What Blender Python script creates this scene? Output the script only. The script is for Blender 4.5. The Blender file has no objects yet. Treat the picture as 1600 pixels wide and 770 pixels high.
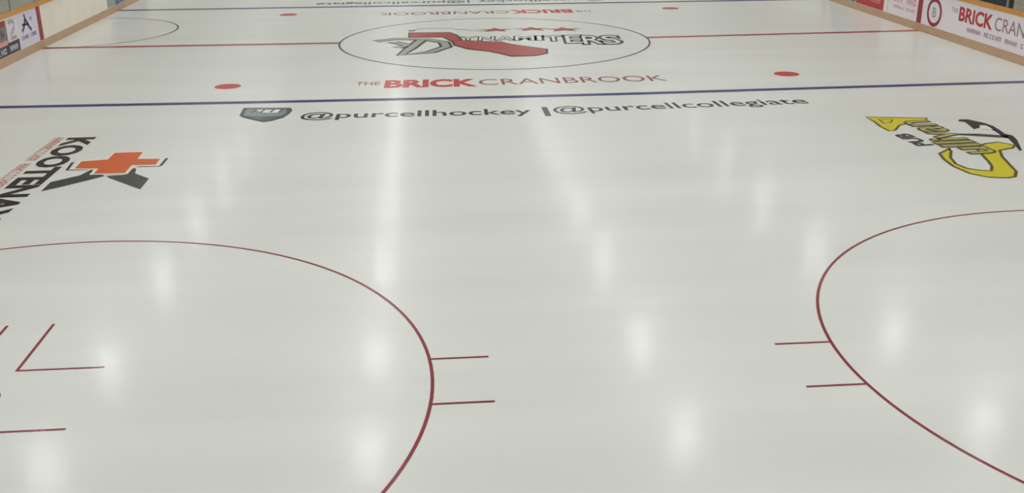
import bpy, bmesh, math, random
from mathutils import Matrix, Vector

random.seed(7)
scene = bpy.context.scene
COL = scene.collection

# ---- measured shapes: metres, origin at centre ice, +y towards the far end ----
D = {
    'cam_loc': (-2.1196, -30.3624, 4.9229),
    'cam_right': (0.99634, -0.085298, -0.005568),
    'cam_up': (0.035074, 0.348552, 0.936633),
    'cam_fwd': (0.077952, 0.9334, -0.350268),
    'lens': 36.2026,
    'kleg_left': [(-7.894, -12.765), (-7.946, -12.955), (-7.986, -13.104), (-8.354, -13.456), (-8.337, -13.972), (-8.157, -13.817), (-7.703, -13.359), (-7.553, -13.187)],
    'kleg_right': [(-7.531, -13.19), (-7.238, -13.144), (-7.198, -12.759), (-7.143, -12.765), (-7.085, -13.084), (-6.772, -13.419), (-6.767, -14.03), (-7.456, -13.31)],
    'ess': [(6.963, -13.301), (7.31, -12.987), (7.248, -13.157), (7.032, -13.564), (6.924, -13.964), (6.972, -14.247), (7.128, -14.38), (7.31, -14.437), (7.461, -14.18), (7.55, -13.909), (7.746, -13.166), (7.926, -12.872), (8.122, -12.733), (8.415, -12.648), (8.584, -12.897), (8.465, -13.065), (8.132, -13.207), (7.953, -13.619), (7.784, -14.214), (7.703, -14.517), (7.522, -14.799), (7.368, -14.857), (7.076, -14.79), (6.874, -14.544), (6.814, -14.112), (6.862, -13.671)],
    'flourish': [(6.794, -10.472), (8.002, -10.688), (7.813, -10.916), (7.525, -10.994), (7.158, -11.221), (6.917, -11.584), (6.775, -11.645), (6.753, -11.283), (6.803, -10.861)],
    'flourish_hole': [(6.971, -10.687), (7.24, -10.744), (7.109, -10.948), (6.938, -11.038)],
    'band': [(7.787, -10.859), (8.002, -10.827), (8.115, -11.272), (8.006, -12.79), (7.638, -13.416), (7.31, -13.593), (7.207, -12.976), (7.033, -12.913), (7.257, -12.192), (7.499, -11.467)],
    'stick_upper': [(-2.558, 1.727), (-1.342, 1.642), (-1.164, 1.12), (-1.047, 0.147), (-1.312, 0.063), (-1.52, 0.797), (-2.552, 0.922)],
    'stick_main': [(-1.275, 0.059), (-1.049, 0.089), (0.088, -0.334), (0.382, -0.818), (1.259, -1.678), (1.182, -2.338), (0.833, -2.645), (0.224, -2.672), (-0.003, -2.248), (-0.325, -1.803), (-0.839, -1.429), (-1.227, -0.736)],
    'star1': [(-0.192, 2.415), (-0.24, 1.958), (-0.11, 1.492), (0.035, 1.602), (0.384, 2.012), (0.305, 2.555)],
    'fl_d': [(-3.606, 0.109), (-3.358, 0.484), (-2.623, 0.395), (-2.431, -0.593), (-2.537, -1.121), (-1.633, -0.906), (-1.517, -1.348), (-2.04, -1.907), (-2.39, -2.266), (-2.839, -2.263), (-2.882, -1.808), (-2.639, -1.632), (-2.95, -1.072), (-2.793, -0.768), (-3.053, -0.518)],
    'grey_drop': [(-1.522, -1.557), (-1.079, -1.61), (-1.208, -2.207), (-1.437, -2.279)],
    'shield': [(-6.029, -8.363), (-6.026, -8.21), (-5.01, -8.322), (-4.952, -8.602), (-4.985, -8.895), (-5.063, -9.233), (-5.263, -9.492), (-5.43, -9.584), (-5.667, -9.365), (-5.894, -9.142), (-6.001, -8.959)],
    'shield_in': [(-5.942, -8.493), (-5.911, -8.345), (-5.119, -8.433), (-5.052, -8.77), (-5.143, -9.11), (-5.448, -9.36), (-5.767, -9.128), (-5.913, -8.939)],
    'shield_white': [(-5.734, -8.456), (-5.193, -8.485), (-5.214, -8.753), (-5.367, -8.795), (-5.591, -8.711)],
    'shield_dark': [(-5.864, -9.003), (-5.647, -9.055), (-5.369, -9.085), (-5.107, -9.085), (-5.216, -9.358), (-5.425, -9.53), (-5.658, -9.338)],
    'pick_head': [(8.483, -10.989), (8.574, -10.862), (8.739, -10.88), (8.823, -11.026), (8.918, -11.199), (8.957, -11.469), (8.919, -11.775), (8.859, -12.07), (8.938, -12.202), (8.854, -12.507), (8.529, -13.25), (8.472, -13.266), (8.634, -12.764), (8.726, -12.445), (8.708, -12.251), (8.768, -11.911), (8.778, -11.606), (8.657, -11.541), (8.457, -11.674), (8.511, -11.421), (8.568, -11.107)],
    'pick_hole': [(8.711, -11.39), (8.835, -11.403), (8.827, -11.611), (8.798, -11.737), (8.591, -11.689)],
    'pick_handle': [(7.763, -11.928), (8.378, -12.019), (8.841, -12.216), (8.763, -12.401), (8.279, -12.205), (7.909, -12.067)],
    'pub': [(6.926, -11.762), (7.047, -12.733)],
}


# ------------------------------------------------------------------ camera
cam_data = bpy.data.cameras.new('camera')
cam = bpy.data.objects.new('camera', cam_data)
COL.objects.link(cam)
_r, _u, _f = (Vector(D[k]) for k in ('cam_right', 'cam_up', 'cam_fwd'))
cam.matrix_world = Matrix(((_r.x, _u.x, -_f.x, D['cam_loc'][0]),
                           (_r.y, _u.y, -_f.y, D['cam_loc'][1]),
                           (_r.z, _u.z, -_f.z, D['cam_loc'][2]),
                           (0, 0, 0, 1)))
cam_data.sensor_width = 36
cam_data.lens = D['lens']
cam_data.clip_end = 300
scene.camera = cam

# ------------------------------------------------------------------ world, exposure
scene.view_settings.view_transform = 'Standard'
scene.view_settings.look = 'None'
scene.view_settings.gamma = 1
scene.view_settings.use_curve_mapping = False
scene.view_settings.exposure = 0.32
world = bpy.data.worlds.new('world')
scene.world = world
world.use_nodes = True
world.node_tree.nodes['Background'].inputs[0].default_value = (0.9, 0.93, 0.9, 1)
world.node_tree.nodes['Background'].inputs[1].default_value = 0.4

LAMP_EMIT = 66.0        # radiance of each high bay lamp
LAMP_X = (-11.7, -3.85, 4.15, 12.15)
LAMP_Y = (-32, -26, -20, -14, -7.8, -2.3, 4.5, 10.6, 16.6, 22.6, 28.6, 34.6)  # first and last rows: unseen lamps added to brighten the two ends
LAMP_Z = 9.0
EAVE = 10.2

# ------------------------------------------------------------------ materials
def nodes_of(name):
    m = bpy.data.materials.new(name)
    m.use_nodes = True
    return m, m.node_tree.nodes, m.node_tree.links, m.node_tree.nodes['Principled BSDF']

def lin(c):
    return tuple((v / 255 / 12.92) if v / 255 <= 0.04045 else ((v / 255 + 0.055) / 1.055) ** 2.4 for v in c) + (1,)

def ice_finish(m, n, l, b):
    """wet, lightly pebbled ice film: shared by the bare ice and by the paint frozen into it"""
    b.inputs['Roughness'].default_value = ICE_ROUGH
    b.inputs['IOR'].default_value = 1.31
    b.inputs['Specular IOR Level'].default_value = ICE_SPEC
    b.inputs['Coat Weight'].default_value = COAT
    b.inputs['Coat Roughness'].default_value = COAT_ROUGH
    b.inputs['Coat IOR'].default_value = 1.31
    g = n.new('ShaderNodeNewGeometry')
    mp = n.new('ShaderNodeMapping'); mp.inputs['Scale'].default_value = (0.35, 1.3, 1)
    l.new(g.outputs['Position'], mp.inputs['Vector'])
    n1 = n.new('ShaderNodeTexNoise'); n1.inputs['Scale'].default_value = 1.1; n1.inputs['Detail'].default_value = 3
    l.new(mp.outputs['Vector'], n1.inputs['Vector'])
    b1 = n.new('ShaderNodeBump'); b1.inputs['Strength'].default_value = 1; b1.inputs['Distance'].default_value = 0.0035
    l.new(n1.outputs['Fac'], b1.inputs['Height'])
    n2 = n.new('ShaderNodeTexNoise'); n2.inputs['Scale'].default_value = 26; n2.inputs['Detail'].default_value = 1.5
    l.new(g.outputs['Position'], n2.inputs['Vector'])
    b2 = n.new('ShaderNodeBump'); b2.inputs['Strength'].default_value = 1; b2.inputs['Distance'].default_value = 0.0013
    l.new(n2.outputs['Fac'], b2.inputs['Height'])
    l.new(b1.outputs['Normal'], b2.inputs['Normal'])
    l.new(b1.outputs['Normal'], b.inputs['Normal'])
    l.new(b2.outputs['Normal'], b.inputs['Coat Normal'])
    return g

ICE_ROUGH, ICE_SPEC, COAT, COAT_ROUGH = 0.30, 0.44, 0.20, 0.09

def ice_material():
    m, n, l, b = nodes_of('painted white ice')
    g = ice_finish(m, n, l, b)
    mp = n.new('ShaderNodeMapping'); mp.inputs['Scale'].default_value = (0.12, 1.0, 1)
    l.new(g.outputs['Position'], mp.inputs['Vector'])
    t = n.new('ShaderNodeTexNoise'); t.inputs['Scale'].default_value = 0.9; t.inputs['Detail'].default_value = 5
    l.new(mp.outputs['Vector'], t.inputs['Vector'])
    r = n.new('ShaderNodeValToRGB')
    r.color_ramp.elements[0].position = 0.3; r.color_ramp.elements[0].color = (0.645, 0.66, 0.64, 1)
    r.color_ramp.elements[1].position = 0.7; r.color_ramp.elements[1].color = (0.70, 0.71, 0.685, 1)
    l.new(t.outputs['Fac'], r.inputs['Fac']); l.new(r.outputs['Color'], b.inputs['Base Color'])
    return m

def ice_paint(name, rgb):
    m, n, l, b = nodes_of(name)
    ice_finish(m, n, l, b)
    b.inputs['Base Color'].default_value = lin(rgb)
    return m

def plain(name, rgb, rough=0.5, noise=0.0, scale=3.0, stretch=(1, 1, 1)):
    m, n, l, b = nodes_of(name)
    b.inputs['Roughness'].default_value = rough
    c = lin(rgb)
    if noise:
        g = n.new('ShaderNodeNewGeometry')
        mp = n.new('ShaderNodeMapping'); mp.inputs['Scale'].default_value = stretch
        l.new(g.outputs['Position'], mp.inputs['Vector'])
        t = n.new('ShaderNodeTexNoise'); t.inputs['Scale'].default_value = scale; t.inputs['Detail'].default_value = 4
        l.new(mp.outputs['Vector'], t.inputs['Vector'])
        r = n.new('ShaderNodeValToRGB')
        r.color_ramp.elements[0].position = 0.3; r.color_ramp.elements[0].color = tuple(v * (1 - noise) for v in c[:3]) + (1,)
        r.color_ramp.elements[1].position = 0.7; r.color_ramp.elements[1].color = tuple(min(1, v * (1 + noise)) for v in c[:3]) + (1,)
        l.new(t.outputs['Fac'], r.inputs['Fac']); l.new(r.outputs['Color'], b.inputs['Base Color'])
    else:
        b.inputs['Base Color'].default_value = c
    return m

ICE = ice_material()
P_RED = ice_paint('red ice paint', (128, 24, 40))
P_LINE_RED = ice_paint('line red ice paint', (160, 58, 70))
P_BLUE = ice_paint('blue ice paint', (44, 38, 110))
P_THIN_BLUE = ice_paint('circle blue ice paint', (58, 60, 100))
P_GREY = ice_paint('crease grey ice paint', (95, 92, 90))
P_BLACK = ice_paint('black ice paint', (9, 9, 10))
P_WHITE = ice_paint('white ice paint', (222, 224, 218))
P_CHAR = ice_paint('charcoal ice paint', (48, 50, 50))
P_ORANGE = ice_paint('orange ice paint', (205, 86, 22))
P_PALE_RED = ice_paint('tagline red ice paint', (190, 112, 100))
P_LOGO_RED = ice_paint('logo red ice paint', (162, 34, 38))
P_BRICK = ice_paint('bold lettering red ice paint', (190, 26, 30))
P_MAROON = ice_paint('thin lettering maroon ice paint', (140, 62, 56))
P_YELLOW = ice_paint('yellow ice paint', (205, 192, 34))
P_SCRIPT = ice_paint('script dull yellow ice paint', (176, 168, 104))
P_DOT = ice_paint('dot red ice paint', (184, 40, 46))
P_OLIVE = ice_paint('olive outline ice paint', (84, 78, 28))
P_SLATE = ice_paint('slate blue ice paint', (120, 136, 146))
P_DARKSLATE = ice_paint('dark slate ice paint', (62, 74, 78))
P_LETTER = ice_paint('lettering dark ice paint', (14, 17, 16))
P_MIDGREY = ice_paint('mid grey ice paint', (150, 152, 148))

B_WHITE = plain('white board plastic', (240, 238, 230), 0.35, 0.02, 2)
B_CREAM = plain('cream board plastic', (246, 238, 226), 0.35, 0.03, 2)
B_KICK = plain('tan kick plate plastic', (194, 160, 128), 0.4, 0.06, 3, (1, .4, 1))
B_CAP = plain('orange yellow cap rail plastic', (212, 148, 70), 0.4, 0.05, 3)
B_RED = plain('board red', (150, 22, 44), 0.4)
B_BLUE = plain('board blue', (70, 74, 150), 0.4)
B_ADRED = plain('advert red', (186, 36, 44), 0.4)
B_ADPINK = plain('advert pink lettering', (232, 150, 150), 0.4)
B_ADWHITE = plain('advert white', (240, 232, 240), 0.4)
B_ADPALE = plain('advert lavender white', (226, 222, 240), 0.4)
B_ADTAN = plain('advert warm grey', (176, 164, 150), 0.4, 0.1, 14)
B_ADGREY = plain('advert grey', (130, 124, 122), 0.4, 0.2, 9)
B_ADDARK = plain('advert dark', (48, 40, 56), 0.4)
B_ADTEAL = plain('advert grey green', (146, 164, 156), 0.4)
B_ADSTEEL = plain('advert steel blue', (84, 112, 130), 0.4)
B_NAVY = plain('advert navy', (62, 66, 104), 0.4)
B_MAUVE = plain('advert mauve lettering', (162, 118, 132), 0.4)
B_SEAM = plain('board seam', (120, 116, 116), 0.6)
STEEL = plain('galvanised steel', (150, 152, 150), 0.4)
CONCRETE = plain('concrete floor', (188, 188, 180), 0.7, 0.08, 1.5)
WALL_WARM = plain('warm painted block wall', (208, 184, 166), 0.8, 0.05, 1.2)
WALL_GREY = plain('grey painted block wall', (235, 235, 230), 0.8, 0.05, 1.2)
CEIL = plain('white insulated ceiling', (224, 226, 220), 0.8, 0.04, 0.5)
BENCH_DARK = plain('black bench vinyl', (24, 24, 40), 0.5)
LAMP_SHELL = plain('lamp housing enamel', (120, 122, 120), 0.4)

def lamp_material():
    m = bpy.data.materials.new('high bay lamp lens'); m.use_nodes = True
    n = m.node_tree.nodes; n.clear()
    e = n.new('ShaderNodeEmission'); o = n.new('ShaderNodeOutputMaterial')
    e.inputs[0].default_value = (0.985, 0.99, 0.97, 1); e.inputs[1].default_value = LAMP_EMIT
    m.node_tree.links.new(e.outputs[0], o.inputs[0])
    return m
LENS = lamp_material()

def glass_material():
    m = bpy.data.materials.new('tempered rink glass'); m.use_nodes = True
    n = m.node_tree.nodes; l = m.node_tree.links; n.clear()
    t = n.new('ShaderNodeBsdfTransparent'); t.inputs[0].default_value = (0.93, 0.97, 0.95, 1)
    g = n.new('ShaderNodeBsdfGlossy'); g.inputs['Roughness'].default_value = 0.03
    f = n.new('ShaderNodeFresnel'); f.inputs[0].default_value = 1.3
    mx = n.new('ShaderNodeMixShader'); o = n.new('ShaderNodeOutputMaterial')
    geo = n.new('ShaderNodeNewGeometry'); inv = n.new('ShaderNodeMath'); inv.operation = 'SUBTRACT'; inv.inputs[0].default_value = 1.0
    mul = n.new('ShaderNodeMath'); mul.operation = 'MULTIPLY'
    l.new(geo.outputs['Backfacing'], inv.inputs[1]); l.new(inv.outputs[0], mul.inputs[0]); l.new(f.outputs[0], mul.inputs[1])
    l.new(mul.outputs[0], mx.inputs[0]); l.new(t.outputs[0], mx.inputs[1]); l.new(g.outputs[0], mx.inputs[2])
    l.new(mx.outputs[0], o.inputs[0])
    return m
GLASS = glass_material()

# ------------------------------------------------------------------ helpers
def link(name, mesh, mat, parent=None):
    o = bpy.data.objects.new(name, mesh)
    COL.objects.link(o)
    if mat and not mesh.materials:
        mesh.materials.append(mat)
    if parent:
        o.parent = parent
    return o

def obj(name, bm, mat, parent=None):
    me = bpy.data.meshes.new(name)
    bm.normal_update(); bm.to_mesh(me); bm.free()
    return link(name, me, mat, parent)

def tag(o, label, cat, group=None, kind=None):
    if label: o['label'] = label
    if cat: o['category'] = cat
    if group: o['group'] = group
    if kind: o['kind'] = kind
    return o

def thing(name, label, cat, loc=(0, 0, 0), group=None):
    o = bpy.data.objects.new(name, None); o.empty_display_size = 0.2
    COL.objects.link(o); o.location = loc
    return tag(o, label, cat, group)

def box(bm, x0, x1, y0, y1, z0, z1):
    v = [bm.verts.new((x, y, z)) for z in (z0, z1) for y in (y0, y1) for x in (x0, x1)]
    for f in ((0, 2, 3, 1), (4, 5, 7, 6), (0, 1, 5, 4), (2, 6, 7, 3), (0, 4, 6, 2), (1, 3, 7, 5)):
        bm.faces.new([v[i] for i in f])
    return bm

T = 0.0022   # the paint layers sit this far apart

def area2(p): return sum(p[i][0] * p[(i + 1) % len(p)][1] - p[(i + 1) % len(p)][0] * p[i][1] for i in range(len(p)))

def poly(bm, pts, z):
    if area2(pts) < 0: pts = pts[::-1]
    f = bm.faces.new([bm.verts.new((x, y, z)) for x, y in pts])
    f.normal_update()
    bmesh.ops.triangulate(bm, faces=[f])
    return bm

def ribbon(bm, pts, w, z, closed=False):
    n = len(pts); L = []; R = []
    for i, p in enumerate(pts):
        a = pts[(i - 1) % n] if (closed or i) else p
        b = pts[(i + 1) % n] if (closed or i < n - 1) else p
        d = Vector((b[0] - a[0], b[1] - a[1])); d.normalize()
        nn = Vector((-d.y, d.x)) * w / 2
        L.append(bm.verts.new((p[0] + nn.x, p[1] + nn.y, z))); R.append(bm.verts.new((p[0] - nn.x, p[1] - nn.y, z)))
    for i in range(n if closed else n - 1):
        j = (i + 1) % n
        bm.faces.new((R[i], R[j], L[j], L[i]))
    return bm

def arc(c, r, a0, a1, n=96):
    return [(c[0] + r * math.cos(a0 + (a1 - a0) * i / n), c[1] + r * math.sin(a0 + (a1 - a0) * i / n)) for i in range(n + 1)]

def ring(bm, c, r, w, z, n=160):
    return ribbon(bm, arc(c, r, 0, 2 * math.pi, n)[:-1], w, z, True)

def disc(bm, c, r, z, n=64):
    return poly(bm, arc(c, r, 0, 2 * math.pi, n)[:-1], z)

def bar(bm, a, b, w, z): return ribbon(bm, [a, b], w, z)

def glyphs(text, bold=0.0, spacing=1.0, shear=0.0):
    cu = bpy.data.curves.new('lettering', 'FONT')
    cu.body = text; cu.offset = bold; cu.space_character = spacing; cu.shear = shear; cu.resolution_u = 3
    o = bpy.data.objects.new('lettering', cu); COL.objects.link(o)
    bpy.context.view_layer.update()
    me = bpy.data.meshes.new_from_object(o.evaluated_get(bpy.context.evaluated_depsgraph_get()))
    bpy.data.objects.remove(o); bpy.data.curves.remove(cu)
    me.materials.clear()
    return me

def caps():
    me = glyphs('H'); h = max(v.co.y for v in me.vertices); bpy.data.meshes.remove(me); return h
CAP = caps()

def write(name, text, origin, along, up, width, height, mat, parent=None, bold=0.0, spacing=1.0, shear=0.0, lift=None, frame=None):
    """flat lettering: baseline starts at origin, runs width metres along, capitals are height metres tall"""
    me = glyphs(text, bold, spacing, shear)
    fr = glyphs(text, 0, spacing, shear) if bold else me
    x0 = min(v.co.x for v in fr.vertices); x1 = max(v.co.x for v in fr.vertices)
    if bold: bpy.data.meshes.remove(fr)
    A = Vector(along).normalized(); B = Vector(up).normalized(); O = Vector(origin)
    for v in me.vertices:
        v.co = O + A * ((v.co.x - x0) / (x1 - x0) * width) + B * (v.co.y / CAP * height)
    me.name = name
    return link(name, me, mat, parent)

def scribble(name, o0, along, up, length, height, mat, parent, words, seed=3):
    """a line of lettering too small to read: upright strokes and bars, one part per word"""
    rnd = random.Random(seed)
    A = Vector(along).normalized(); B = Vector(up).normalized(); O = Vector(o0)
    def q(a0, a1, b0, b1):
        bm.faces.new([bm.verts.new(O + A * a + B * b) for a, b in ((a0, b0), (a1, b0), (a1, b1), (a0, b1))])
    tot = sum(words) + 1.2 * (len(words) - 1); u = length / tot; x = 0
    for w in words:
        bm = bmesh.new()
        for k in range(w):
            s = u * 0.2
            q(x + u * .08, x + u * .08 + s, 0, height)
            c = rnd.random()
            if c < .7: q(x + u * .66, x + u * .66 + s, 0, height)
            if c > .25: q(x + u * .08 + s, x + u * .66, height * .8, height)
            if c < .5: q(x + u * .08 + s, x + u * .66, height * .42, height * .6)
            if c > .6: q(x + u * .08 + s, x + u * .66, 0, height * .2)
            x += u
        x += 1.2 * u
        obj(name, bm, mat, parent)

# ================================================================== SETTING
HX, HY, CR = 12.954, 30.48, 8.53       # half width, half length, corner radius
def rink_outline(off=0.0, n=24):
    pts = []
    for cx, cy, a in ((HX - CR, HY - CR, 0), (-HX + CR, HY - CR, math.pi / 2), (-HX + CR, -HY + CR, math.pi), (HX - CR, -HY + CR, 1.5 * math.pi)):
        pts += [(cx + (CR + off) * math.cos(a + math.pi / 2 * i / n), cy + (CR + off) * math.sin(a + math.pi / 2 * i / n)) for i in range(n + 1)]
    return pts
bm = bmesh.new()
top = [bm.verts.new((x, y, 0)) for x, y in rink_outline(0.02)]
bot = [bm.verts.new((x, y, -0.04)) for x, y in rink_outline(0.02)]
bm.faces.new(top)
for i in range(len(top)):
    bm.faces.new((bot[i], bot[(i + 1) % len(top)], top[(i + 1) % len(top)], top[i]))
floor_ice = tag(obj('floor_ice', bm, ICE), 'smooth white ice of the rink', None, kind='structure')
RX, RY0, RY1 = 19.5, -42.0, 40.0
bm = box(bmesh.new(), -RX, RX, RY0, RY1, -0.14, -0.04); tag(obj('floor', bm, CONCRETE), None, None, kind='structure')
bm = box(bmesh.new(), -RX - .2, -RX, RY0, RY1, -0.14, EAVE); tag(obj('wall_left', bm, WALL_WARM), None, None, kind='structure')
bm = box(bmesh.new(), RX, RX + .2, RY0, RY1, -0.14, EAVE); tag(obj('wall_right', bm, WALL_WARM), None, None, kind='structure')
bm = box(bmesh.new(), -RX - .2, RX + .2, RY1, RY1 + .2, -0.14, EAVE); tag(obj('wall_far', bm, WALL_GREY), None, None, kind='structure')
bm = box(bmesh.new(), -RX - .2, RX + .2, RY0 - .2, RY0, -0.14, EAVE); tag(obj('wall_near', bm, WALL_GREY), None, None, kind='structure')
bm = box(bmesh.new(), -RX - .2, RX + .2, RY0 - .2, RY1 + .2, EAVE, EAVE + .2); tag(obj('ceiling', bm, CEIL), None, None, kind='structure')

# ================================================================== LAMPS
def lathe(bm, prof, n=24):
    rows = [[bm.verts.new((r * math.cos(2 * math.pi * i / n), r * math.sin(2 * math.pi * i / n), z)) for i in range(n)] for r, z in prof]
    for a, b in zip(rows, rows[1:]):
        for i in range(n): bm.faces.new((a[i], a[(i + 1) % n], b[(i + 1) % n], b[i]))
    return rows
lamp0 = thing('high_bay_lamp', 'round high bay lamp hung from the ceiling over the ice', 'ceiling lamp', (LAMP_X[0], LAMP_Y[0], LAMP_Z), 'high bay lamps over the ice')
bm = bmesh.new(); lathe(bm, [(.425, .0), (.440, -.15), (.448, -.15), (.448, 0), (.40, .12), (.24, .3), (.12, .38), (.1, .5), (.02, .52)]); obj('housing', bm, LAMP_SHELL, lamp0)
bm = bmesh.new(); bm.faces.new([bm.verts.new(p + (-.005,)) for p in arc((0, 0), .42, 0, 2 * math.pi, 32)[:-1]][::-1]); obj('lens', bm, LENS, lamp0)
bm = bmesh.new(); lathe(bm, [(.012, .5), (.012, EAVE - LAMP_Z)], 8); obj('hanging_rod', bm, STEEL, lamp0)
for x in LAMP_X:
    for y in LAMP_Y:
        if (x, y) == (LAMP_X[0], LAMP_Y[0]): continue
        r = lamp0.copy(); COL.objects.link(r); r.location = (x, y, LAMP_Z)
        for ch in lamp0.children:
            if ch.type == 'MESH':
                c = ch.copy(); COL.objects.link(c); c.parent = r

# ================================================================== BOARDS
CAPZ0, CAPZ1, KICK = 1.17, 1.28, 0.23
def side_boards(s, label):
    """straight run of boards along one side; s = -1 left, +1 right"""
    t = thing('dasher_boards', label, 'rink boards', (s * HX, 0, 0))
    y0, y1 = -HY + CR, HY - CR
    def sb(bm, d0, d1, a, b, z0, z1):
        xs = sorted((s * d0, s * d1)); return box(bm, xs[0], xs[1], a, b, z0, z1)
    bm = bmesh.new(); sb(bm, 0.012, 0.05, y0, y1, 0, CAPZ0); obj('board_face', bm, B_CREAM if s < 0 else B_WHITE, t)
    bm = bmesh.new(); sb(bm, 0.0, 0.012, y0, y1, 0.0, KICK - .012); sb(bm, 0.004, 0.012, y0, y1, KICK - .012, KICK)
    obj('kick_plate', bm, B_KICK, t)
    bm = bmesh.new(); sb(bm, -0.01, 0.14, y0, y1, CAPZ0, CAPZ1 - .015); sb(bm, 0.0, 0.13, y0, y1, CAPZ1 - .015, CAPZ1)
    obj('cap_rail', bm, B_CAP, t)
    bm = bmesh.new(); sb(bm, 0.05, 0.11, y0, y1, 0.0, 0.08); sb(bm, .05, .11, y0, y1, .55, .62)
    y = y0
    while y < y1 - .1:
        sb(bm, .05, .11, y, y + .06, .08, CAPZ0); y += 1.2
    obj('steel_frame', bm, STEEL, t)
    for y in ([-10.7, -8.6] if s < 0 else [2.66, -10.6]):
        bm = bmesh.new(); sb(bm, 0.0105, 0.013, y - .008, y + .008, KICK, CAPZ0); obj('panel_seam', bm, B_SEAM, t)
    def stripe(name, mat, yc, w):
        bm = bmesh.new(); sb(bm, 0.008, 0.02, yc - w / 2, yc + w / 2, 0.1, CAPZ0); obj(name, bm, mat, t)
    stripe('centre_stripe', B_RED, .24 if s < 0 else .38, .30)
    stripe('blue_stripe', B_BLUE, -7.6, .30); stripe('blue_stripe', B_BLUE, 8.08, .34)
    # glass above the cap rail
    y = y0 + (.25 if s < 0 else 1.18)
    while y + 1.83 < y1:
        bm = bmesh.new(); sb(bm, .05, .062, y + .03, y + 1.80, CAPZ1, CAPZ1 + 1.8); obj('glass_pane', bm, GLASS, t)
        bm = bmesh.new(); sb(bm, .04, .08, y - .02, y + .02, CAPZ1, CAPZ1 + 1.8); obj('glass_post', bm, STEEL, t)
        y += 1.83
    return t

def wall_rect(name, s, ya, yb, za, zb, mat, parent, d=0.009):
    bm = bmesh.new(); xs = sorted((s * d, s * 0.0125)); box(bm, xs[0], xs[1], min(ya, yb), max(ya, yb), za, zb)
    return obj(name, bm, mat, parent)

left = side_boards(-1, 'cream boards with tan kick plate along the left side of the ice')
right = side_boards(1, 'white advertising boards with tan kick plate along the right side of the ice')

def wp(s, d=0.006):   # lettering plane on a side board
    return (s * d, (0, 1, 0) if s < 0 else (0, -1, 0))

# --- adverts on the left boards (text runs away from the camera, +y)
Z = (0, 0, 1)
a = wall_rect('advert_panel', -1, -4.6, -2.2, .56, 1.13, B_ADGREY, left); a['label'] = 'grey and red advert panel'
bm = bmesh.new(); box(bm, -.009, -.006, -4.5, -2.3, .98, 1.13); obj('red_band', bm, B_RED, a)
bm = bmesh.new(); box(bm, -.009, -.006, -4.5, -2.28, .50, .62); obj('pink_band', bm, B_ADPINK, a)
scribble('lettering', (-.0055, -4.4, .7), (0, 1, 0), Z, 2.0, .2, B_ADDARK, a, [4, 3], 5)
a = wall_rect('advert_panel', -1, -2.15, -1.5, .56, 1.13, B_ADPALE, left); a['label'] = 'small pale advert with warm grey emblem'
bm = bmesh.new()
def vribbon(bm, pts, w, x=-.0065):
    b2 = bmesh.new(); ribbon(b2, pts, w, 0)
    vs = {v: bm.verts.new((x, v.co.x, v.co.y)) for v in b2.verts}
    for f in b2.faces: bm.faces.new([vs[v] for v in f.verts][::-1])
    b2.free(); return bm
vribbon(bm, [(-2.02, 1.02), (-1.8, 1.06), (-1.66, .98), (-1.7, .86), (-1.95, .72), (-2.0, .62), (-1.62, .62)], .08); obj('emblem', bm, B_ADTAN, a)
a = wall_rect('advert_panel', -1, -4.6, -1.45, KICK + .01, .54, B_ADDARK, left); a['label'] = 'low black advert strip with pale lettering'
scribble('lettering', (-.0055, -4.4, .3), (0, 1, 0), Z, 2.8, .14, B_ADPALE, a, [4, 5, 3], 8)
a = wall_rect('advert_panel', -1, -1.42, .08, KICK + .01, 1.15, B_ADPALE, left); a['label'] = 'lavender white advert with navy running figure emblem'
bm = bmesh.new()
vribbon(bm, [(-1.15, .66), (-.95, .8), (-.82, .98), (-.86, 1.1)], .1)
vribbon(bm, [(-.82, .98), (-.62, .74), (-.45, .62)], .1)
vribbon(bm, [(-1.1, .84), (-.6, .80)], .06)
vribbon(bm, [(-.5, .9), (-.38, .98), (-.34, .86)], .04)
obj('emblem', bm, B_NAVY, a)
scribble('lettering', (-.0055, -1.25, .45), (0, 1, 0), Z, 1.1, .1, B_NAVY, a, [5, 4], 2)
a = wall_rect('advert_panel', -1, 6.88, 7.9, KICK + .01, 1.15, B_ADTEAL, left); a['label'] = 'plain grey green panel before the blue stripe'
a = wall_rect('advert_panel', -1, 8.27, 12.0, KICK + .01, 1.15, B_ADSTEEL, left); a['label'] = 'steel blue panel beyond the blue stripe'

# --- adverts on the right boards (text runs towards the camera, -y)
XR = .0055
a = wall_rect('advert_panel', 1, -7.43, .18, KICK + .01, 1.15, B_ADWHITE, right); a['label'] = 'white advert with red circle emblem and bold red lettering'
bm = bmesh.new()
cyv, czv = -.55, .66
pts = [(cyv + .40 * math.cos(t * math.pi / 18), czv + .36 * math.sin(t * math.pi / 18)) for t in range(36)]
b2 = bmesh.new(); ribbon(b2, pts, .11, 0, True)
vs = {v: bm.verts.new((XR, v.co.x, v.co.y)) for v in b2.verts}
for f in b2.faces: bm.faces.new([vs[v] for v in f.verts])
b2.free(); obj('circle_emblem', bm, B_RED, a)
write('emblem_letter', 'B', (XR, -.44, .52), (0, -1, 0), Z, .22, .28, B_ADTAN, a, bold=.02)
write('lettering', 'THE', (XR, -1.55, .82), (0, -1, 0), Z, .36, .13, B_MAUVE, a)
write('bold_lettering', 'BRICK', (XR, -2.03, .65), (0, -1, 0), Z, 1.75, .36, B_ADRED, a, bold=.03)
write('thin_lettering', 'CRANBROOK', (XR, -3.93, .66), (0, -1, 0), Z, 3.4, .34, B_MAUVE, a)
scribble('small_lettering', (XR, -2.55, .40), (0, -1, 0), Z, 4.7, .12, B_MAUVE, a, [5, 6, 4, 7, 5], 4)
a = wall_rect('advert_panel', 1, .58, 2.60, KICK + .01, 1.15, B_ADWHITE, right); a['label'] = 'white advert with faint pink lettering'
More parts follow.
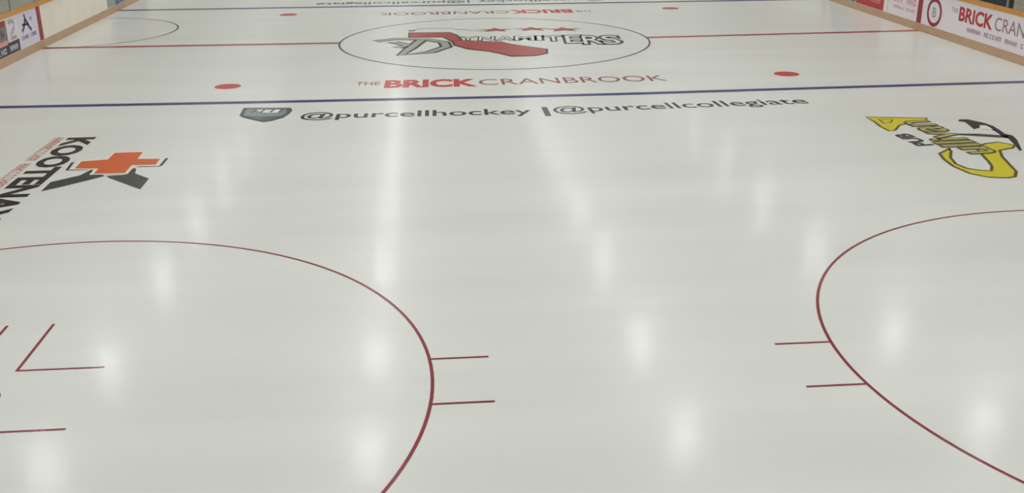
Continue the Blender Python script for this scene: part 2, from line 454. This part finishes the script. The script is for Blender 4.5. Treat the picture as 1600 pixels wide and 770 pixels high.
scribble('lettering', (XR, 2.25, .66), (0, -1, 0), Z, 1.6, .2, B_ADPINK, a, [3, 3], 6)
scribble('lettering', (XR, 2.2, .46), (0, -1, 0), Z, 1.5, .09, B_ADPINK, a, [5, 4], 9)
a = wall_rect('advert_panel', 1, 2.95, 5.2, KICK + .01, 1.15, B_ADRED, right); a['label'] = 'red advert with pink lettering'
scribble('lettering', (XR, 4.9, .42), (0, -1, 0), Z, 1.7, .2, B_ADPINK, a, [3, 4], 7)
a = wall_rect('advert_panel', 1, 5.25, 7.4, KICK + .01, 1.15, B_ADSTEEL, right); a['label'] = 'dark steel blue advert'

# --- curved and end boards
def end_boards(sgn, label):
    t = thing('dasher_boards', label, 'rink boards', (0, sgn * HY, 0))
    n = 20; pts = []
    for cx, a0 in ((HX - CR, 0.0), (-HX + CR, math.pi / 2)):
        for i in range(n + 1):
            an = a0 + math.pi / 2 * i / n
            pts.append((cx, sgn * (HY - CR), math.cos(an), sgn * math.sin(an)))
    def loft(name, prof, mat):
        bm = bmesh.new(); rows = []
        for cx, cy, ux, uy in pts:
            rows.append([bm.verts.new((cx + ux * (CR + d), cy + uy * (CR + d) - sgn * HY, z)) for d, z in prof])
        m = len(prof)
        for a, b in zip(rows, rows[1:]):
            for i in range(m): bm.faces.new((a[i], a[(i + 1) % m], b[(i + 1) % m], b[i]))
        bm.faces.new(rows[0]); bm.faces.new(rows[-1][::-1])
        bmesh.ops.recalc_face_normals(bm, faces=bm.faces[:])
        return obj(name, bm, mat, t)
    loft('board_face', [(.012, 0), (.05, 0), (.05, CAPZ0), (.012, CAPZ0)], B_WHITE)
    loft('kick_plate', [(0, 0), (.012, 0), (.012, KICK), (0, KICK)], B_KICK)
    loft('cap_rail', [(-.01, CAPZ0), (.14, CAPZ0), (.14, CAPZ1), (-.01, CAPZ1)], B_CAP)
    loft('glass_pane', [(.05, CAPZ1), (.062, CAPZ1), (.062, CAPZ1 + 1.8), (.05, CAPZ1 + 1.8)], GLASS)
end_boards(1, 'curved white boards closing the far end of the rink')

# --- benches behind the boards
def bench(x, y0, y1, label, mat, h=1.25):
    t = thing('team_bench', label, 'bench', (x, (y0 + y1) / 2, -.04)); L = (y1 - y0) / 2; s = 1 if x > 0 else -1
    bm = box(bmesh.new(), -.22, .22, -L, L, .44, .50); obj('seat', bm, mat, t)
    xs = sorted((s * .20, s * .26)); bm = box(bmesh.new(), xs[0], xs[1], -L, L, .0, h); obj('backrest', bm, mat, t)
    for yy in (-L + .3, 0, L - .3):
        bm = box(bmesh.new(), -.18, .18, yy - .03, yy + .03, 0, .44); obj('leg', bm, STEEL, t)
bench(14.3, -1.95, 7.2, 'dark team bench behind the right boards', BENCH_DARK, 1.5)

# ================================================================== ICE MARKINGS
def mark(name, bm, mat, label, cat, group=None):
    return tag(obj(name, bm, mat), label, cat, group)

E = HX - .002
mark('centre_line', bar(bmesh.new(), (-E, .20), (-4.58, .08), .27, T), P_LINE_RED, 'red centre line from the left boards to the centre circle', 'rink line')
mark('centre_line', bar(bmesh.new(), (4.44, .0), (E, .32), .27, T), P_LINE_RED, 'red centre line from the centre circle to the right boards', 'rink line')
mark('blue_line', ribbon(bmesh.new(), [(-E, -7.53), (-5.85, -7.68), (-.2, -7.75), (2.7, -7.72), (7.2, -7.58), (E, -7.42)], .25, T), P_BLUE, 'blue line across the near half, beside the long grey lettering', 'rink line')
mark('blue_line', bar(bmesh.new(), (-E, 8.2), (E, 8.0), .30, T), P_BLUE, 'blue line across the far half near the top of the photo', 'rink line')
bm = bmesh.new(); ring(bm, (-.055, .0), 4.51, .055, T * 2)
mark('centre_circle', bm, P_THIN_BLUE, 'thin blue centre circle around the red and black logo', 'rink circle')
bm = ribbon(bmesh.new(), arc((-HX, 3.2), 3.05, -math.pi / 2, math.pi / 2, 60), .06, T)
mark('referee_crease', bm, P_GREY, 'thin grey half circle against the left boards', 'rink line')
for (x, y, lab) in ((-6.76, -5.87, 'red neutral zone dot near, left of the bold red lettering'), (6.71, -5.88, 'red neutral zone dot near, on the right side'),
                    (-6.76, 6.3, 'red neutral zone dot far, on the left side'), (6.63, 6.25, 'red neutral zone dot far, on the right side')):
    mark('faceoff_dot', disc(bmesh.new(), (x, y), .305, T), P_DOT, lab, 'faceoff dot', 'neutral zone dots')

def faceoff_circle(cx, cy, label):
    t = thing('faceoff_circle', label, 'rink circle', (cx, cy, 0))
    obj('ring', ring(bmesh.new(), (0, 0), 4.55, .037, T), P_RED, t)
    obj('faceoff_dot', disc(bmesh.new(), (0, 0), .305, T), P_RED, t)
    for sx in (-1, 1):
        for sy in (-1, 1):
            y = .485 * sy
            xe = math.sqrt(4.545 ** 2 - y * y)
            obj('hash_mark', bar(bmesh.new(), (sx * (xe + .0), y), (sx * (xe + .63), y), .034, T * 1.5), P_RED, t)
            bm = bmesh.new(); bar(bm, (sx * .24, sy * .63), (sx * 1.14, sy * .63), .034, T); bar(bm, (sx * .257, sy * .613), (sx * .257, sy * 1.79), .034, T * 1.4)
            obj('corner_mark', bm, P_RED, t)
    return t
faceoff_circle(-6.706, -21.03, 'large red faceoff circle at lower left with corner marks')
faceoff_circle(6.706, -21.03, 'large red faceoff circle at lower right, cut by the photo edge')

# ---- lettering beside the near blue line, and its turned twin at the far end
def handle_text(label, flip):
    t = thing('ice_lettering', label, 'ice lettering', (0, 0, 0))
    s = -1 if flip else 1
    def W(name, txt, xa, ya, xb, yb, h, mat, bold=.0):
        if flip: xa, ya, xb, yb = -xa, -ya, -xb, -yb
        d = Vector((xb - xa, yb - ya, 0)); up = Vector((-d.y, d.x, 0))
        write(name, txt, (xa, ya, T), d, up, d.length, h, mat, t, bold=bold)
    if flip:
        W('hockey_handle', '@purcellhockey', -4.7, -9.30, .05, -9.28, .56, P_LETTER, .012)
        W('divider', '|', .38, -9.30, .44, -9.3, .56, P_LETTER, .01)
        W('college_handle', '@purcellcollegiate', .55, -9.28, 6.05, -9.32, .56, P_LETTER, .012)
    else:
        W('hockey_handle', '@purcellhockey', -4.72, -9.36, .05, -9.44, .52, P_LETTER, .012)
        W('divider', '|', .34, -9.46, .42, -9.46, .60, P_LETTER, .02)
        W('college_handle', '@purcellcollegiate', .55, -9.40, 6.12, -9.10, .54, P_LETTER, .008)
    return t
handle_text('long dark social media lettering just below the near blue line', False)
handle_text('long upside down lettering beyond the far blue line', True)

def brick_text(label, flip):
    t = thing('ice_lettering', label, 'ice lettering', (0, 0, 0))
    def W(name, txt, xa, ya, xb, yb, h, mat, bold=.0, sp=1.0):
        if flip: xa, ya, xb, yb = -xa, -ya, -xb, -yb
        d = Vector((xb - xa, yb - ya, 0)); up = Vector((-d.y, d.x, 0))
        write(name, txt, (xa, ya, T), d, up, d.length, h, mat, t, bold=bold, spacing=sp)
    W('small_word', 'THE', -3.78, -6.10, -3.20, -6.12, .40, P_MAROON)
    W('bold_word', 'BRICK', -3.06, -6.42, -.99, -6.46, .80, P_BRICK, .045)
    W('thin_word', 'CRANBROOK', -.86, -6.38, 3.66, -6.36, .66, P_MAROON, .0)
    return t
brick_text('red and maroon sponsor lettering below the centre circle', False)
brick_text('upside down red sponsor lettering above the centre circle', True)

# ---- shield emblem left of the near lettering
t = thing('shield_emblem', 'slate blue shield emblem left of the long dark lettering', 'ice logo', (0, 0, 0))
obj('outline', poly(bmesh.new(), D['shield'], T), P_DARKSLATE, t)
obj('field', poly(bmesh.new(), D['shield_in'], 2 * T), P_SLATE, t)
obj('white_band', poly(bmesh.new(), D['shield_white'], 3 * T), P_WHITE, t)
obj('lower_band', poly(bmesh.new(), D['shield_dark'], 3 * T), P_DARKSLATE, t)
bm = bmesh.new()
for dx in (-.28, -.1, .1, .28): bar(bm, (-5.5 + dx, -8.75), (-5.45 + dx, -8.45), .05, 4 * T)
obj('small_letters', bm, P_DARKSLATE, t)

# ---- orange cross sponsor logo on the left
t = thing('cross_logo', 'orange cross and dark K logo with sideways black lettering, at left', 'ice logo', (0, 0, 0))
cx, cy = -7.53, -12.40
h, k, L2 = .26, .25, .68
cross = [(-7.79, -11.70), (-7.29, -11.70), (-7.27, -12.17), (-6.87, -12.19), (-6.86, -12.58), (-7.27, -12.56), (-7.26, -13.05), (-7.78, -13.04), (-7.79, -12.72), (-8.20, -12.68), (-8.22, -12.23), (-7.79, -12.15)]
cc = Vector((-7.54, -12.38))
def grow(pts, g):
    out = []
    n = len(pts); p2 = pts if area2(pts) > 0 else pts[::-1]
    for i in range(n):
        a, b, c = (Vector(p2[(i + j) % n]) for j in (-1, 0, 1))
        d1 = (b - a).normalized(); d2 = (c - b).normalized()
        n1 = Vector((d1.y, -d1.x)); n2 = Vector((d2.y, -d2.x)); m = (n1 + n2); m.normalize()
        out.append(tuple(b + m * g / max(.4, m.dot(n1))))
    return out
bm = bmesh.new()
bar(bm, (-8.36, -12.25), (-8.31, -12.74), .05, T); bar(bm, (-8.33, -12.76), (-7.95, -12.76), .035, T)
bar(bm, (-6.76, -12.15), (-6.76, -12.66), .05, T); bar(bm, (-6.76, -12.68), (-7.15, -12.68), .035, T)
obj('dark_edge', bm, P_CHAR, t)  # charcoal slivers of the logo's own outline beside the cross
bm = bmesh.new(); poly(bm, D['kleg_left'], T); poly(bm, D['kleg_right'], T); obj('dark_legs', bm, P_CHAR, t)
obj('white_border', poly(bmesh.new(), grow(cross, .06), 2 * T), P_WHITE, t)
obj('cross', poly(bmesh.new(), cross, 3 * T), P_ORANGE, t)
write('large_lettering', 'KOOTENAY', (-8.96, -10.50, T), (0, -1, 0), (1, 0, 0), 4.95, .47, P_BLACK, t, bold=.045)
scribble('small_lettering', (-9.25, -10.42, T), (0, -1, 0), (1, 0, 0), 4.9, .19, P_PALE_RED, t, [12, 11, 10], 4)

# ---- yellow S and pickaxe logo on the right
t = thing('pickaxe_logo', 'yellow outlined letter S logo with black pickaxe, at right', 'ice logo', (0, 0, 0))
obj('big_letter', poly(bmesh.new(), D['ess'], T), P_YELLOW, t)
obj('letter_outline', ribbon(bmesh.new(), D['ess'], .055, 2 * T, True), P_OLIVE, t)
obj('flourish', poly(bmesh.new(), D['flourish'], T), P_YELLOW, t)
bm = bmesh.new(); ribbon(bm, D['flourish'], .05, 2 * T, True); ribbon(bm, D['flourish_hole'], .04, 2 * T, True); obj('flourish_outline', bm, P_OLIVE, t)
for nm, mt, bo, z in (('script_outline', P_OLIVE, .05, 3 * T), ('script_lettering', P_SCRIPT, .0, 4 * T)):
    o = write(nm, 'ullivan', (8.0, -13.35, z), (-.06, 1, 0), (-1, -.06, 0), 2.45, .72, mt, t, bold=bo)
write('small_lettering', 'PUB', (7.12, -12.72, T), (-.1, 1, 0), (-1, -.1, 0), .85, .30, P_CHAR, t, bold=.05)
bm = bmesh.new(); poly(bm, D['pick_head'], T); obj('pick_head', bm, P_BLACK, t)
obj('pick_gap', poly(bmesh.new(), D['pick_hole'], 2 * T), P_WHITE, t)  # white ice paint in the gap of the pick head
obj('pick_handle', poly(bmesh.new(), D['pick_handle'], T), P_CHAR, t)

# ---- centre ice logo
t = thing('centre_logo', 'red and black outlined team logo inside the centre circle', 'ice logo', (0, 0, 0))
letters = [  # character, x, y of the baseline start, width, height
    ('Y', -1.05, .15, .42, .62), ('N', -.52, .05, .44, .66), ('A', .02, .0, .46, .70), ('M', .55, -.05, .56, .74), ('I', 1.2, -.12, .12, .8), ('T', 1.40, -.30, .52, .95), ('E', 1.98, -.72, .48, 1.35), ('R', 2.46, -.95, .55, 1.50), ('S', 3.02, -.98, .52, 1.45)]
def big_d(w, z, mat, name):
    bm = bmesh.new()
    ribbon(bm, [(-3.55, .25), (-2.95, .62), (-2.1, .45), (-1.55, -.15), (-1.5, -.95), (-1.95, -1.75), (-2.75, -2.1), (-2.5, -1.0), (-2.2, .35)], w, z)
    ribbon(bm, [(-3.05, .1), (-2.6, -.55), (-2.9, -.95)], w, z)
    obj(name, bm, mat, t)
big_d(.40, T, P_BLACK, 'initial_outline'); big_d(.22, 2 * T, P_MIDGREY, 'initial_letter')
for ch, x, y, w, hh in letters:
    write('letter_outline', ch, (x, y, T), (1, .0, 0), (.08, 1, 0), w, hh, P_BLACK, t, bold=.07)
    write('letter', ch, (x, y, 2 * T), (1, .0, 0), (.08, 1, 0), w, hh, P_WHITE, t, bold=.0)
bm = bmesh.new(); ribbon(bm, D['stick_upper'], .14, 3 * T, True); ribbon(bm, D['stick_main'], .14, 3 * T, True); obj('swoosh_outline', bm, P_BLACK, t)
bm = bmesh.new(); poly(bm, D['stick_upper'], 4 * T); poly(bm, D['stick_main'], 4 * T); obj('red_swoosh', bm, P_LOGO_RED, t)
bm = bmesh.new(); ribbon(bm, [(-2.45, 2.3), (-2.2, 2.55), (-1.3, 2.5), (-.7, 2.0), (-.1, 1.75)], .06, T); disc(bm, (-2.5, 2.15), .12, T, 16); obj('fuse', bm, P_CHAR, t)
def star(c, r, rot):
    return [(c[0] + (r if i % 2 == 0 else r * .42) * math.cos(rot + i * math.pi / 5), c[1] + (r if i % 2 == 0 else r * .42) * math.sin(rot + i * math.pi / 5) * .72) for i in range(10)]
for c, rr in (((.10, 2.0), .52), ((1.25, 2.05), .55), ((2.22, 1.85), .56)):
    obj('star_outline', poly(bmesh.new(), star(c, rr + .08, math.pi / 2), T), P_CHAR, t)
    obj('star', poly(bmesh.new(), star(c, rr, math.pi / 2), 2 * T), P_LOGO_RED, t)
